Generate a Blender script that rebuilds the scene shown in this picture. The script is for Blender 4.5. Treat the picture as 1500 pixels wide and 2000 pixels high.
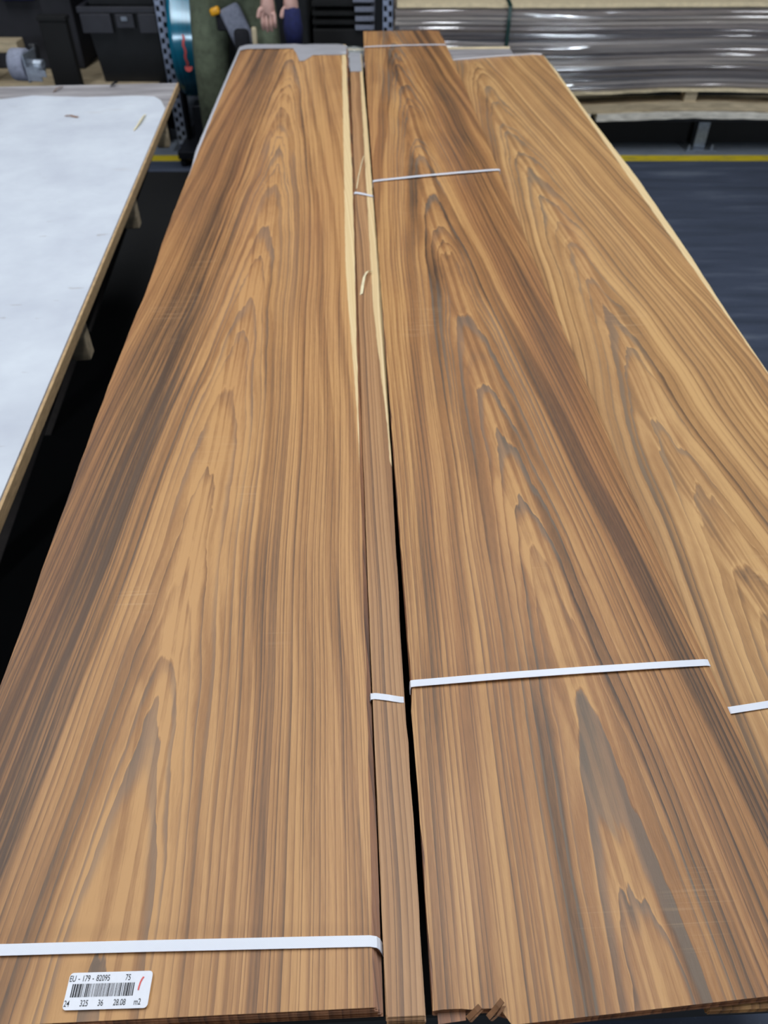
import bpy, bmesh, math, random
from mathutils import Vector, Matrix, Euler
random.seed(7)
for o in list(bpy.data.objects): bpy.data.objects.remove(o)
SC = bpy.context.scene; COL = SC.collection
R = math.radians

def lin(c):
    r = []
    for x in c[:3]:
        x /= 255.0
        r.append(x/12.92 if x <= .04045 else ((x+.055)/1.055)**2.4)
    return (r[0], r[1], r[2], 1.0)

# ------------------------------------------------------------------ camera
cd = bpy.data.cameras.new('camera'); cam = bpy.data.objects.new('camera', cd); COL.objects.link(cam)
cam.location = (0, 0, 1.62); cam.rotation_euler = (R(90-43.5), 0, 0)
cd.sensor_fit = 'VERTICAL'; cd.sensor_height = 36; cd.lens = 27; cd.clip_start = .02
cd.dof.use_dof = True; cd.dof.focus_distance = .74; cd.dof.aperture_fstop = 7.5
SC.camera = cam

# ------------------------------------------------------------------ world, light, exposure
w = bpy.data.worlds.new('world'); SC.world = w; w.use_nodes = True
w.node_tree.nodes['Background'].inputs[0].default_value = (.6, .75, 1, 1)
w.node_tree.nodes['Background'].inputs[1].default_value = .05
def area(x, y, z, sx, sy, power, col=(.91, .955, 1.0)):
    l = bpy.data.lights.new('ceiling_lamp', 'AREA'); l.shape = 'RECTANGLE'; l.size = sx; l.size_y = sy
    l.energy = power; l.color = col
    o = bpy.data.objects.new('ceiling_lamp', l); COL.objects.link(o); o.location = (x, y, z)
    return o
LZ = 4.6
for x, y, p in ((.62, 1.3, 72), (.62, 3.3, 40), (-2.2, 1.2, 62), (-2.2, 3.4, 42), (4.0, 2.0, 40), (0, -8, 60)):
    area(x, y, LZ, .28, 2.4, p)
for x in (4.8, -5.2):                                                     # area lights added behind the camera for highlights on film and coil
    o = area(x, -13.85, 4.15, 1.2, 1.4, 460, (.80, .90, 1)); o.rotation_euler = (R(90), 0, 0); o.name = 'window_daylight'
SC.view_settings.view_transform = 'Standard'; SC.view_settings.look = 'None'
SC.view_settings.gamma = 1; SC.view_settings.use_curve_mapping = False
SC.view_settings.exposure = 0.04

# ------------------------------------------------------------------ node helper
class NT:
    def __init__(s, name):
        s.m = bpy.data.materials.new(name); s.m.use_nodes = True; s.t = s.m.node_tree; s.t.nodes.clear()
        s.out = s.t.nodes.new('ShaderNodeOutputMaterial')
    def n(s, typ, **k):
        nd = s.t.nodes.new(typ)
        for a, b in k.items(): setattr(nd, a, b)
        return nd
    def set(s, sock, v):
        if v is None: return
        if isinstance(v, bpy.types.NodeSocket): s.t.links.new(v, sock)
        else: sock.default_value = v
    def f(s, op, a, b=None, c=None, clamp=False):
        nd = s.n('ShaderNodeMath', operation=op, use_clamp=clamp)
        for i, v in enumerate((a, b, c)): s.set(nd.inputs[i], v)
        return nd.outputs[0]
    def add(s, a, b): return s.f('ADD', a, b)
    def mul(s, a, b): return s.f('MULTIPLY', a, b)
    def sub(s, a, b): return s.f('SUBTRACT', a, b)
    def xyz(s, x=0., y=0., z=0.):
        nd = s.n('ShaderNodeCombineXYZ')
        for i, v in enumerate((x, y, z)): s.set(nd.inputs[i], v)
        return nd.outputs[0]
    def noise(s, vec=None, scale=1., detail=2., rough=.5, dim='3D', w=None):
        nd = s.n('ShaderNodeTexNoise', noise_dimensions=dim)
        if vec is not None: s.set(nd.inputs['Vector'], vec)
        if w is not None: s.set(nd.inputs['W'], w)
        nd.inputs['Scale'].default_value = scale; nd.inputs['Detail'].default_value = detail
        nd.inputs['Roughness'].default_value = rough
        return nd.outputs['Fac']
    def rng(s, v, a, b, c=0., d=1., smooth=True):
        nd = s.n('ShaderNodeMapRange', interpolation_type='SMOOTHSTEP' if smooth else 'LINEAR')
        for i, x in enumerate((v, a, b, c, d)): s.set(nd.inputs[i], x)
        return nd.outputs[0]
    def mix(s, fac, a, b, mode='MIX'):
        nd = s.n('ShaderNodeMix', data_type='RGBA', blend_type=mode)
        s.set(nd.inputs['Factor'], fac); s.set(nd.inputs[6], a); s.set(nd.inputs[7], b)
        return nd.outputs[2]
    def ramp(s, fac, stops, interp='LINEAR'):
        nd = s.n('ShaderNodeValToRGB'); r = nd.color_ramp; r.interpolation = interp
        while len(r.elements) < len(stops): r.elements.new(.5)
        for e, (p, c) in zip(r.elements, stops): e.position = p; e.color = c if len(c) == 4 else lin(c)
        s.set(nd.inputs[0], fac); return nd.outputs[0]
    def obj(s):
        tc = s.n('ShaderNodeTexCoord'); sp = s.n('ShaderNodeSeparateXYZ')
        s.t.links.new(tc.outputs['Object'], sp.inputs[0])
        return tc.outputs['Object'], sp.outputs[0], sp.outputs[1], sp.outputs[2]
    def bsdf(s, col, rough=.5, metal=0., spec=.5, bump=None, bstr=.3, bdist=.002, **k):
        b = s.n('ShaderNodeBsdfPrincipled'); s.set(b.inputs['Base Color'], col); s.set(b.inputs['Roughness'], rough)
        b.inputs['Metallic'].default_value = metal; b.inputs['Specular IOR Level'].default_value = spec
        for a, v in k.items(): b.inputs[a.replace('_', ' ')].default_value = v
        if bump is not None:
            bp = s.n('ShaderNodeBump'); bp.inputs['Strength'].default_value = bstr; bp.inputs['Distance'].default_value = bdist
            s.set(bp.inputs['Height'], bump); s.t.links.new(bp.outputs[0], b.inputs['Normal'])
        s.t.links.new(b.outputs[0], s.out.inputs[0]); return b

def plain(name, c, rough=.5, metal=0., var=.15, scale=20., spec=.5, stretch=(1, 1, 1), bstr=.15):
    t = NT(name); o, x, y, z = t.obj()
    v = t.xyz(t.mul(x, stretch[0]), t.mul(y, stretch[1]), t.mul(z, stretch[2]))
    n = t.noise(v, scale, 4, .6)
    c = lin(c); d = tuple(q*(1-var) for q in c[:3])+(1,); e = tuple(min(1, q*(1+var)) for q in c[:3])+(1,)
    t.bsdf(t.ramp(n, [(.3, d), (.7, e)]), rough, metal, spec, bump=n, bstr=bstr)
    return t.m

# ------------------------------------------------------------------ veneer grain: cone cut rings -> cathedrals with the apex away from the near end
def veneer(name, seed, center, slope, pitch, wid, pal, streaks=(), sap=None, pit2=0., warp=.006, gray=.5, blot=.7):
    light, mid, dark, ash = [lin(c) for c in pal]
    t = NT(name); o, u, v, z = t.obj()
    sv = seed*7.31
    # slow wander of the pith line and of the ring field
    n1 = t.noise(t.xyz(t.mul(u, 4.), t.mul(v, 1.1), sv), 1., 2, .5)
    n2 = t.noise(t.xyz(t.mul(u, 22.), t.mul(v, 3.2), sv+3), 1., 3, .55)
    n3 = t.noise(t.xyz(t.mul(u, 60.), t.mul(v, 14.), sv+5), 1., 3, .6)
    fc = t.n('ShaderNodeFloatCurve'); cm = fc.mapping.curves[0]
    pts = [(a/3.4, .5+b/.4) for a, b in center]
    cm.points[0].location = pts[0]; cm.points[1].location = pts[-1]
    for p in pts[1:-1]: cm.points.new(*p)
    fc.mapping.update()
    t.set(fc.inputs['Value'], t.f('DIVIDE', v, 3.4, clamp=True))
    uc = t.mul(t.sub(fc.outputs[0], .5), .4)
    q = t.add(t.sub(u, uc), t.mul(t.sub(n1, .5), warp*2))
    F0 = t.f('SQRT', t.add(t.mul(q, q), wid*wid))
    near = t.f('EXPONENT', t.mul(t.mul(q, q), -1/(.062*.062)))           # 1 on the pith line, 0 on the flanks
    wob = t.add(t.mul(t.sub(n2, .5), .022), t.mul(t.sub(n3, .5), .006))
    n1v = t.noise(dim='1D', w=t.add(t.mul(v, 2.6), sv), scale=1., detail=1)
    F = t.add(t.add(F0, t.mul(v, slope)), t.add(t.mul(wob, t.add(t.mul(near, .9), .06)), t.mul(t.sub(n1v, .5), .010)))
    side = t.mul(t.rng(q, -.03, .03), 3.7)                               # flanks are not mirror images
    T = t.f('DIVIDE', t.add(F, t.mul(t.mul(F0, F0), pit2)), pitch)
    T = t.add(T, t.mul(t.noise(dim='1D', w=t.add(T, sv), scale=.45, detail=2), 2.2))
    r = t.f('FRACT', T); k = t.f('FLOOR', T)
    wn = t.n('ShaderNodeTexWhiteNoise', noise_dimensions='1D'); t.set(wn.inputs['W'], t.add(k, sv)); kr = wn.outputs['Value']
    late = t.mul(t.f('POWER', r, 2.6), t.rng(r, .93, 1., 1., 0.))
    late = t.mul(late, t.add(t.mul(kr, .75), .35))
    band = t.noise(dim='1D', w=t.add(t.mul(F, 38.), t.add(side, sv)), scale=1., detail=3, rough=.6)
    fine = t.noise(dim='1D', w=t.add(t.mul(F, 300.), sv), scale=1., detail=2, rough=.6)
    fib = t.noise(t.xyz(t.mul(u, 1000.), t.mul(v, 55.), sv), 1., 4, .65)
    cloud = t.noise(t.xyz(t.mul(u, 9.), t.mul(v, 1.7), sv+9), 1., 3, .55)
    mott = t.noise(t.xyz(t.mul(u, 17.), t.mul(v, 6.), sv+14), 1., 4, .6)
    # darkness value
    d = t.add(t.mul(late, .78), t.mul(t.sub(t.rng(band, .34, .68), .5), .42))
    d = t.add(d, t.mul(t.mul(t.sub(fine, .5), .22), t.sub(1.15, near)))
    d = t.sub(d, t.mul(t.rng(r, 0., .10, 1., 0.), t.mul(near, .16)))
    d = t.add(d, t.mul(t.sub(cloud, .5), blot))
    d = t.add(d, t.mul(t.mul(t.sub(mott, .5), .75), t.add(t.mul(near, .8), .2)))
    for (c0, c1, half, amt) in streaks:                                  # broad heartwood streaks, and a pale sheen painted into bundle A: u = c0 + c1*v
        dq = t.f('DIVIDE', t.sub(t.add(u, t.mul(t.sub(n1, .5), .05)), t.add(t.mul(v, c1), c0)), half)
        d = t.add(d, t.mul(t.f('EXPONENT', t.mul(t.mul(dq, dq), -1.)), amt))
    d = t.add(d, t.mul(t.sub(fib, .5), .42))
    d = t.f('ADD', d, .27, clamp=True)
    col = t.ramp(d, [(0, light), (.4, mid), (.95, dark)])
    # grey mineral tint along the late wood close to the pith line
    g = t.mul(t.mul(t.rng(cloud, .4, .62), t.rng(late, .1, .5)), t.mul(t.add(t.mul(near, .9), .1), gray*1.6))
    g = t.f('MINIMUM', g, .5)
    col = t.mix(g, col, ash)
    # reddish / yellowish drift
    hue = t.noise(t.xyz(t.mul(u, 13.), t.mul(v, .8), sv+20), 1., 2, .5)
    col = t.mix(t.rng(hue, .45, .75, 0., .22), col, lin((166, 108, 72)))
    # faint knife marks across the sheet
    km = t.noise(t.xyz(t.mul(u, 9.), t.mul(v, 420.), sv+2), 1., 1, .5)
    kmask = t.rng(t.noise(t.xyz(t.mul(u, 7.), t.mul(v, 5.), sv+31), 1., 2, .5), .60, .72)
    col = t.mix(t.mul(t.mul(kmask, t.rng(km, .55, .75)), .28), col, lin((214, 178, 136)))
    if sap:
        e0, e1, wd, v0, v1 = sap
        lim = t.sub(t.add(t.mul(v, e1), e0), t.mul(t.rng(v, v0, v1), wd))
        lim = t.add(t.add(lim, t.mul(t.sub(n3, .5), .004)), t.mul(t.rng(v, v0-.15, v0), -.05)); lim = t.add(lim, .05)
        sm = t.rng(t.sub(u, lim), -.0008, .0012)
        col = t.mix(sm, col, t.ramp(fine, [(.3, (222, 190, 138)), (.7, (240, 214, 166))]))
    hgt = t.add(t.mul(fib, .7), t.mul(fine, .5))
    rg = t.rng(cloud, .3, .7, .40, .52)
    t.bsdf(col, rg, 0, .42, bump=hgt, bstr=.35, bdist=.0006)
    return t.m

# ------------------------------------------------------------------ materials
M = {}
M['vA'] = veneer('walnut veneer broad', 1.7, [(0, -.032), (.25, -.026), (.4, -.024), (.9, -.010), (1.5, .006), (2.2, .002), (3.4, -.01)],
    .068, .0108, .042, ((203, 154, 100), (166, 119, 75), (88, 65, 48), (146, 124, 104)),
    streaks=((-.185, .03, .05, .34), (-.15, .03, .016, .22), (.2, 0, .14, -.16), (-.01, .01, .06, -.22)),  # the last streak is a sheen put into the colour
    sap=(.1965, -.0022, .015, .68, 1.35), pit2=3.6)
M['vB'] = veneer('walnut veneer narrow strip', 4.1, [(0, -.2), (1.7, -.2), (3.4, -.2)],
    .006, .0052, .02, ((192, 148, 104), (168, 124, 84), (108, 80, 60), (140, 120, 104)), sap=(.0185, .0042, .012, .70, 1.2), blot=.35, warp=.01)
M['vC'] = veneer('walnut veneer streaked', 8.6, [(0, .040), (.36, .033), (.72, .022), (1.2, .006), (1.96, -.004), (3.4, -.02)],
    .072, .0112, .040, ((200, 152, 97), (162, 114, 70), (82, 61, 45), (138, 121, 103)),
    streaks=((.15, -.018, .045, .36), (-.02, -.006, .016, .28), (-.115, 0, .035, -.05), (.03, 0, .2, -.04), (.07, -.03, .012, .25)), pit2=3.6, gray=.7)
M['vD'] = veneer('walnut veneer golden', 12.3, [(0, .06), (.5, .03), (.76, .017), (.95, .029), (1.5, .02), (3.4, 0)],
    .072, .0105, .046, ((208, 164, 110), (174, 130, 84), (112, 84, 60), (150, 130, 106)),
    streaks=((.12, .0, .06, -.06), (-.12, .03, .05, .1)), sap=(.2395, .0105, .008, -1., -.5), gray=.6)
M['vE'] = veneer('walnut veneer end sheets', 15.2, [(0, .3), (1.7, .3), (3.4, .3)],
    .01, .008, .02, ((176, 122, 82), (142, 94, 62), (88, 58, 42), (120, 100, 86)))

t = NT('white polypropylene strap'); o, x, y, z = t.obj()
wv = t.n('ShaderNodeTexWave', wave_type='BANDS', bands_direction='DIAGONAL'); wv.inputs['Scale'].default_value = 420
t.set(wv.inputs['Vector'], o)
t.bsdf(lin((232, 234, 243)), .32, 0, .5, bump=wv.outputs['Fac'], bstr=.25, bdist=.0003, Subsurface_Weight=.05); M['strap'] = t.m
M['paper'] = plain('label paper', (236, 238, 246), .35, var=.02, scale=200)
M['ink'] = plain('black ink', (28, 28, 36), .6, var=.05)
M['red'] = plain('red pen', (226, 92, 88), .5, var=.1, scale=300)
M['dark_board'] = plain('dark table board', (52, 44, 40), .7, var=.25)
M['steel_dark'] = plain('dark painted steel', (40, 42, 48), .45, .6, var=.15)
M['steel'] = plain('galvanised steel', (150, 158, 170), .38, .8, var=.2, scale=60)
M['post'] = plain('blue grey perforated steel', (150, 160, 184), .42, .35, var=.2, scale=50)
M['timber'] = plain('pale weathered timber', (186, 168, 138), .75, var=.28, scale=9, stretch=(1, 6, 6))
M['timber_white'] = plain('whitish weathered timber', (214, 208, 196), .8, var=.25, scale=14, stretch=(1, 5, 5))
M['chip'] = plain('cream board', (222, 204, 168), .7, var=.12, scale=30)
M['ply_edge'] = plain('plywood edge', (190, 158, 116), .7, var=.25, scale=40, stretch=(1, 1, 8))
M['black'] = plain('black plastic', (22, 23, 26), .45, var=.2)
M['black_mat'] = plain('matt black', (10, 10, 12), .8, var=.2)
M['grey_plastic'] = plain('charcoal plastic', (46, 46, 53), .45, var=.15)
M['navy'] = plain('navy cloth', (22, 28, 74), .9, var=.3, scale=60)
M['greycloth'] = plain('grey cloth', (128, 132, 148), .9, var=.2, scale=70)
M['olive'] = plain('olive work cloth', (98, 106, 86), .9, var=.3, scale=26)
M['blackcloth'] = plain('black cloth', (26, 26, 32), .9, var=.3, scale=60)
M['skin'] = plain('skin', (206, 164, 152), .5, var=.08, scale=40)
M['hair'] = plain('brown hair', (60, 44, 34), .7, var=.3, scale=90)
M['yellow_plastic'] = plain('yellow orange plastic', (238, 168, 30), .4, var=.1)
M['wall'] = plain('dark grey wall paint', (44, 46, 52), .85, var=.1, scale=2)
M['ceil'] = plain('ceiling panel', (120, 122, 126), .9, var=.05, scale=2)
M['splinter'] = plain('pale splinter', (240, 224, 184), .7, var=.2, scale=60)
M['splinter_dark'] = plain('torn brown veneer', (120, 82, 52), .7, var=.35, scale=90)
M['darkgrey'] = plain('dark grey cardboard', (36, 36, 42), .85, var=.2, scale=10)
M['green_strap'] = plain('dark green strap', (16, 54, 48), .35, var=.15)

t = NT('teal strapping winding'); o, x, y, z = t.obj()
n = t.noise(t.xyz(t.mul(x, 420.), t.mul(y, 3), t.mul(z, 3)), 1., 3, .6)
t.bsdf(t.ramp(n, [(.3, (8, 84, 112)), (.7, (24, 122, 150))]), .2, .1, .9, bump=n, bstr=.12, bdist=.0004); M['teal'] = t.m

t = NT('white faced board'); o, x, y, z = t.obj()
n = t.noise(o, 5., 4, .6); sc = t.noise(t.xyz(t.mul(x, 10), t.mul(y, 44), 3.), 1., 3, .6)
st = t.noise(t.xyz(t.mul(x, 3), t.mul(y, 7), 8.), 1., 4, .65)
c = t.ramp(n, [(.3, (196, 201, 212)), (.7, (216, 222, 230))])
c = t.mix(t.rng(sc, .665, .73, 0., .55), c, lin((150, 142, 138)))
c = t.mix(t.rng(st, .62, .74, 0., .35), c, lin((184, 176, 172)))
t.bsdf(c, .55, 0, .3, bump=sc, bstr=.2); M['whiteboard'] = t.m
t = NT('worn grey board'); o, x, y, z = t.obj()
n = t.noise(t.xyz(t.mul(x, 3), t.mul(y, 22), z), 1., 5, .65)
t.bsdf(t.ramp(n, [(.3, (126, 122, 124)), (.5, (152, 148, 150)), (.72, (182, 178, 180))]), .7, 0, .3, bump=n, bstr=.3); M['greyboard'] = t.m

t = NT('dark floor coating'); o, x, y, z = t.obj()
n = t.noise(t.xyz(t.mul(x, 1.3), t.mul(y, 9.), 1.), 1., 5, .65); n2 = t.noise(o, 120., 2, .6)
c = t.ramp(n, [(.3, (54, 62, 76)), (.55, (68, 76, 94)), (.75, (100, 108, 122))])
c = t.mix(t.rng(n2, .62, .75, 0., .25), c, lin((110, 116, 128)))
t.bsdf(c, t.rng(n, .3, .7, .55, .75), 0, .3, bump=n2, bstr=.1); M['floor_dark'] = t.m
t = NT('grey concrete'); o, x, y, z = t.obj()
n = t.noise(o, 2.2, 6, .65)
t.bsdf(t.ramp(n, [(.3, (92, 100, 112)), (.7, (132, 140, 152))]), .6, 0, .35, bump=n, bstr=.1); M['concrete'] = t.m
t = NT('yellow line paint'); o, x, y, z = t.obj()
n = t.noise(t.xyz(t.mul(x, 6), t.mul(y, 30), 1.), 1., 5, .7)
t.bsdf(t.ramp(n, [(.32, (120, 118, 84)), (.46, (196, 174, 36)), (.7, (214, 190, 40))]), .55, 0, .4); M['yellow'] = t.m

def film_mat(name, tint, opac, rough, bump_scale, bstr, stretch, bdist=.01, det=4):
    t = NT(name); o, x, y, z = t.obj()
    n = t.noise(t.xyz(t.mul(x, stretch[0]), t.mul(y, stretch[1]), t.mul(z, stretch[2])), bump_scale, det, .6)
    bp = t.n('ShaderNodeBump'); bp.inputs['Strength'].default_value = bstr; bp.inputs['Distance'].default_value = bdist; t.set(bp.inputs['Height'], n)
    tr = t.n('ShaderNodeBsdfTransparent'); df = t.n('ShaderNodeBsdfDiffuse'); gl = t.n('ShaderNodeBsdfGlossy')
    df.inputs[0].default_value = lin(tint); gl.inputs['Roughness'].default_value = rough
    t.t.links.new(bp.outputs[0], gl.inputs['Normal'])
    a = t.n('ShaderNodeMixShader'); t.set(a.inputs[0], opac); t.t.links.new(tr.outputs[0], a.inputs[1]); t.t.links.new(df.outputs[0], a.inputs[2])
    fr = t.n('ShaderNodeFresnel'); fr.inputs[0].default_value = 1.45; t.t.links.new(bp.outputs[0], fr.inputs['Normal'])
    b = t.n('ShaderNodeMixShader'); t.set(b.inputs[0], t.f('ADD', fr.outputs[0], .04, clamp=True))
    t.t.links.new(a.outputs[0], b.inputs[1]); t.t.links.new(gl.outputs[0], b.inputs[2]); t.t.links.new(b.outputs[0], t.out.inputs[0])
    return t.m
M['film'] = film_mat('clear stretch film', (150, 160, 185), .10, .09, 1., .35, (2.5, 2.5, 48), .006, 1)
M['film_cap'] = film_mat('milky film', (196, 196, 202), .82, .3, 30., .3, (1, 1, 1))
M['film_side'] = film_mat('milky film side', (226, 226, 232), .9, .3, 30., .3, (1, 1, 1))
M['film_scrap'] = film_mat('crumpled clear film', (190, 200, 196), .35, .2, 25., .9, (1, 1, 1))

# ------------------------------------------------------------------ mesh helpers
def obj(name, bm, mat, parent=None, smooth=False):
    bmesh.ops.recalc_face_normals(bm, faces=bm.faces[:])
    me = bpy.data.meshes.new(name); bm.to_mesh(me); bm.free()
    for m in (mat if isinstance(mat, (list, tuple)) else [mat]): me.materials.append(m)
    if smooth:
        for p in me.polygons: p.use_smooth = True
    o = bpy.data.objects.new(name, me); COL.objects.link(o)
    if parent: o.parent = parent
    return o
def thing(name, label, cat, loc=(0, 0, 0), rz=0., group=None):
    o = bpy.data.objects.new(name, None); COL.objects.link(o); o.location = loc; o.rotation_euler = (0, 0, rz)
    o.empty_display_size = .05; return tag(o, label, cat, group)
def tag(o, label, cat, group=None):
    o['label'] = label; o['category'] = cat
    if group: o['group'] = group
    return o
def box(bm, x0, x1, y0, y1, z0, z1, bev=0., mtx=None):
    g = bmesh.ops.create_cube(bm, size=1.); vs = g['verts']
    for v in vs:
        v.co = Vector(((x0+x1)/2+v.co.x*(x1-x0), (y0+y1)/2+v.co.y*(y1-y0), (z0+z1)/2+v.co.z*(z1-z0)))
    if bev:
        es = list({e for v in vs for e in v.link_edges})
        r = bmesh.ops.bevel(bm, geom=es, offset=bev, segments=2, affect='EDGES', profile=.5)
        vs = list({v for f in r['faces'] for v in f.verts} | {v for v in vs if v.is_valid})
    if mtx: bmesh.ops.transform(bm, matrix=mtx, verts=vs)
    return vs
def B(*a, **k):
    bm = bmesh.new(); box(bm, *a, **k); return bm
def lathe(bm, prof, seg=32, mtx=None):     # prof: (r, h) around Z, closed loop
    rings = []
    for i in range(seg):
        a = 2*math.pi*i/seg
        rings.append([bm.verts.new((r*math.cos(a), r*math.sin(a), h)) for r, h in prof])
    n = len(prof)
    for i in range(seg):
        A, C = rings[i], rings[(i+1) % seg]
        for j in range(n):
            try: bm.faces.new((A[j], A[(j+1) % n], C[(j+1) % n], C[j]))
            except ValueError: pass
    if mtx: bmesh.ops.transform(bm, matrix=mtx, verts=[v for r in rings for v in r])
def ribbon(bm, pts, width, thick, wdir):    # flat band along pts; wdir = width direction
    wd = Vector(wdir).normalized(); P = [Vector(p) for p in pts]; rings = []
    for i, p in enumerate(P):
        tg = (P[min(i+1, len(P)-1)]-P[max(i-1, 0)]).normalized(); nrm = tg.cross(wd).normalized()
        rings.append([bm.verts.new(p+wd*a*width/2+nrm*b*thick/2) for a, b in ((-1, -1), (1, -1), (1, 1), (-1, 1))])
    for a, b in zip(rings, rings[1:]):
        for j in range(4): bm.faces.new((a[j], a[(j+1) % 4], b[(j+1) % 4], b[j]))
    bm.faces.new(rings[0]); bm.faces.new(rings[-1])
def lerp_rows(rows, v):
    if v <= rows[0][0]: return rows[0][1]
    for (a, b), (c, d) in zip(rows, rows[1:]):
        if v <= c: return b+(d-b)*(v-a)/(c-a)
    return rows[-1][1]
def rnd(a): return random.uniform(-a, a)

# slab of veneer: sides given as (v, u) rows, near end as function, far end v
def slab(bm, Lr, Rr, v0, v1, z0, z1, jit=.0006, near=None, far=None, nu=10, step=.06, du=0., wave=.0008, ph=0.):
    n = max(2, int((v1-v0)/step)); top = []; bot = []
    for i in range(n+1):
        f = i/n; v = v0+(v1-v0)*f; a, b = lerp_rows(Lr, v)+du+rnd(jit), lerp_rows(Rr, v)+du+rnd(jit)
        rt, rb = [], []
        for j in range(nu+1):
            s = j/nu; u = a+(b-a)*s; vv = v
            if near and f < .15: vv = v+near(u)*(1-f/.15)
            if far and f > .9: vv = v+far(u)*((f-.9)/.1)
            h = wave*(math.sin(2.1*vv+9*u+ph)+.6*math.sin(5.3*vv-14*u+ph*2))
            rt.append(bm.verts.new((u, vv, z1+h))); rb.append(bm.verts.new((u, vv, z0+h)))
        top.append(rt); bot.append(rb)
    for i in range(n):
        for j in range(nu):
            bm.faces.new((top[i][j], top[i][j+1], top[i+1][j+1], top[i+1][j]))
            bm.faces.new((bot[i][j], bot[i+1][j], bot[i+1][j+1], bot[i][j+1]))
        bm.faces.new((top[i][0], top[i+1][0], bot[i+1][0], bot[i][0]))
        bm.faces.new((top[i][nu], bot[i][nu], bot[i+1][nu], top[i+1][nu]))
    for j in range(nu):
        bm.faces.new((top[0][j], bot[0][j], bot[0][j+1], top[0][j+1]))
        bm.faces.new((top[n][j], top[n][j+1], bot[n][j+1], bot[n][j]))

def bundle_sheets(root, Lr, Rr, v0, v1, ztop, zbot, mat, near=None, far=None, fan=0., ov=.0015, pitch=.0007, lowmat=None):
    """top sheet as its own part, the sheets under it (too thin to tell apart) joined as stuff"""
    bm = bmesh.new(); slab(bm, Lr, Rr, v0, v1, ztop-.0006, ztop, near=near, far=far, nu=12, step=.04, jit=.0007)
    top = obj('veneer_sheet', bm, mat, root)
    bm = bmesh.new(); n = max(1, int((ztop-.0007-zbot)/pitch)); z = ztop-.0008
    for i in range(n):
        z1 = z-i*pitch; k = (i+1)/n
        slab(bm, Lr, Rr, v0+rnd(ov)-.001*k, v1+rnd(ov*3), z1-pitch*.8, z1, near=near, far=far, nu=3, step=.35,
             du=rnd(.0006)+fan*k, jit=.0005)
    s = obj('sheet_stack', bm, lowmat or mat, root); s['kind'] = 'stuff'
    return top

def strap(root, u0, u1, va, vb, ztop, drop, w=.0085, sag=.0015, name='strap', out=0., dv=0.):
    pts = [(u0-.001, va, ztop-drop), (u0-.001, va, ztop-.002), (u0-.0003, va, ztop+.0004), (u0+.004, va, ztop+.0012)]
    for i in range(1, 12):
        f = i/12; pts.append((u0+.004+(u1-u0-.008)*f, va+(vb-va)*f, ztop+.0014+sag*math.sin(math.pi*f)+rnd(.0002)))
    pts += [(u1-.004, vb, ztop+.0012), (u1+.0003+out*.2, vb-dv*.2, ztop+.0004), (u1+.001+out*.5, vb-dv*.5, ztop-.002), (u1+.001+out, vb-dv, ztop-drop)]
    bm = bmesh.new(); ribbon(bm, pts, w, .0007, (0, 1, 0)); return obj(name, bm, M['strap'], root)

# ------------------------------------------------------------------ room shell
def struct(name, bm, m):
    o = obj(name, bm, m); o['kind'] = 'structure'; return o
struct('floor', B(-7, 7, -14, 8, -.1, 0), M['concrete'])
struct('floor_coating', B(-7, 7, -14, 4.715, 0, .002), M['floor_dark'])
struct('floor_line', B(-7, 7, 4.715, 4.81, 0, .0025), M['yellow'])
struct('wall_back', B(-7, 7, 8, 8.1, 0, 5), M['wall'])
struct('wall_left', B(-7.1, -7, -14, 8, 0, 5), M['wall'])
struct('wall_right', B(7, 7.1, -14, 8, 0, 5), M['wall'])
struct('wall_front', B(-7, 7, -14.1, -14, 0, 5), M['wall'])
struct('ceiling', B(-7, 7, -14, 8, 5, 5.1), M['ceil'])

mat_o = tag(obj('rubber_mat', B(-1.75, -.45, -.9, 4.53, .0022, .008, bev=.002), M['black_mat']), 'black rubber mat on the floor of the dark gap between the two tables', 'mat')  # mat added to darken the floor of the gap
for i, x in enumerate((4.8, -5.2)):  # made-up frames around the added highlight lights, unseen behind the camera
    bm = bmesh.new(); box(bm, x-.8, x-.71, -13.999, -13.90, 3.35, 4.95); box(bm, x+.71, x+.8, -13.999, -13.90, 3.35, 4.95)
    box(bm, x-.709, x+.709, -13.999, -13.90, 3.35, 3.42); box(bm, x-.709, x+.709, -13.999, -13.90, 4.88, 4.95); struct('window_%d' % (i+1), bm, M['steel'])
# ------------------------------------------------------------------ table under the veneer
YAW = R(2.4); TZ = .84
tb = thing('work_table', 'timber work table hidden under the walnut veneer bundles', 'table', (.13, .25, 0), YAW)
obj('tabletop', B(-.40, .52, -.065, 3.02, TZ-.04, TZ, bev=.003), M['black_mat'], tb)  # black puts the shade of the gaps into the tabletop; far board stays grey
obj('end_board', B(-.44, .52, 3.021, 3.28, TZ-.04, TZ, bev=.003), M['greyboard'], tb)
obj('edge_strip', B(-.44, .52, 3.281, 3.30, TZ-.04, TZ+.004, bev=.003), M['chip'], tb)
obj('apron', B(-.40, .48, .06, 3.24, TZ-.12, TZ-.041, bev=.002), M['steel_dark'], tb)
for x in (-.38, .42):
    for y in (.15, 1.7, 3.12): obj('leg', B(x, x+.06, y, y+.06, 0.003, TZ-.121, bev=.004), M['steel_dark'], tb)

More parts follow.
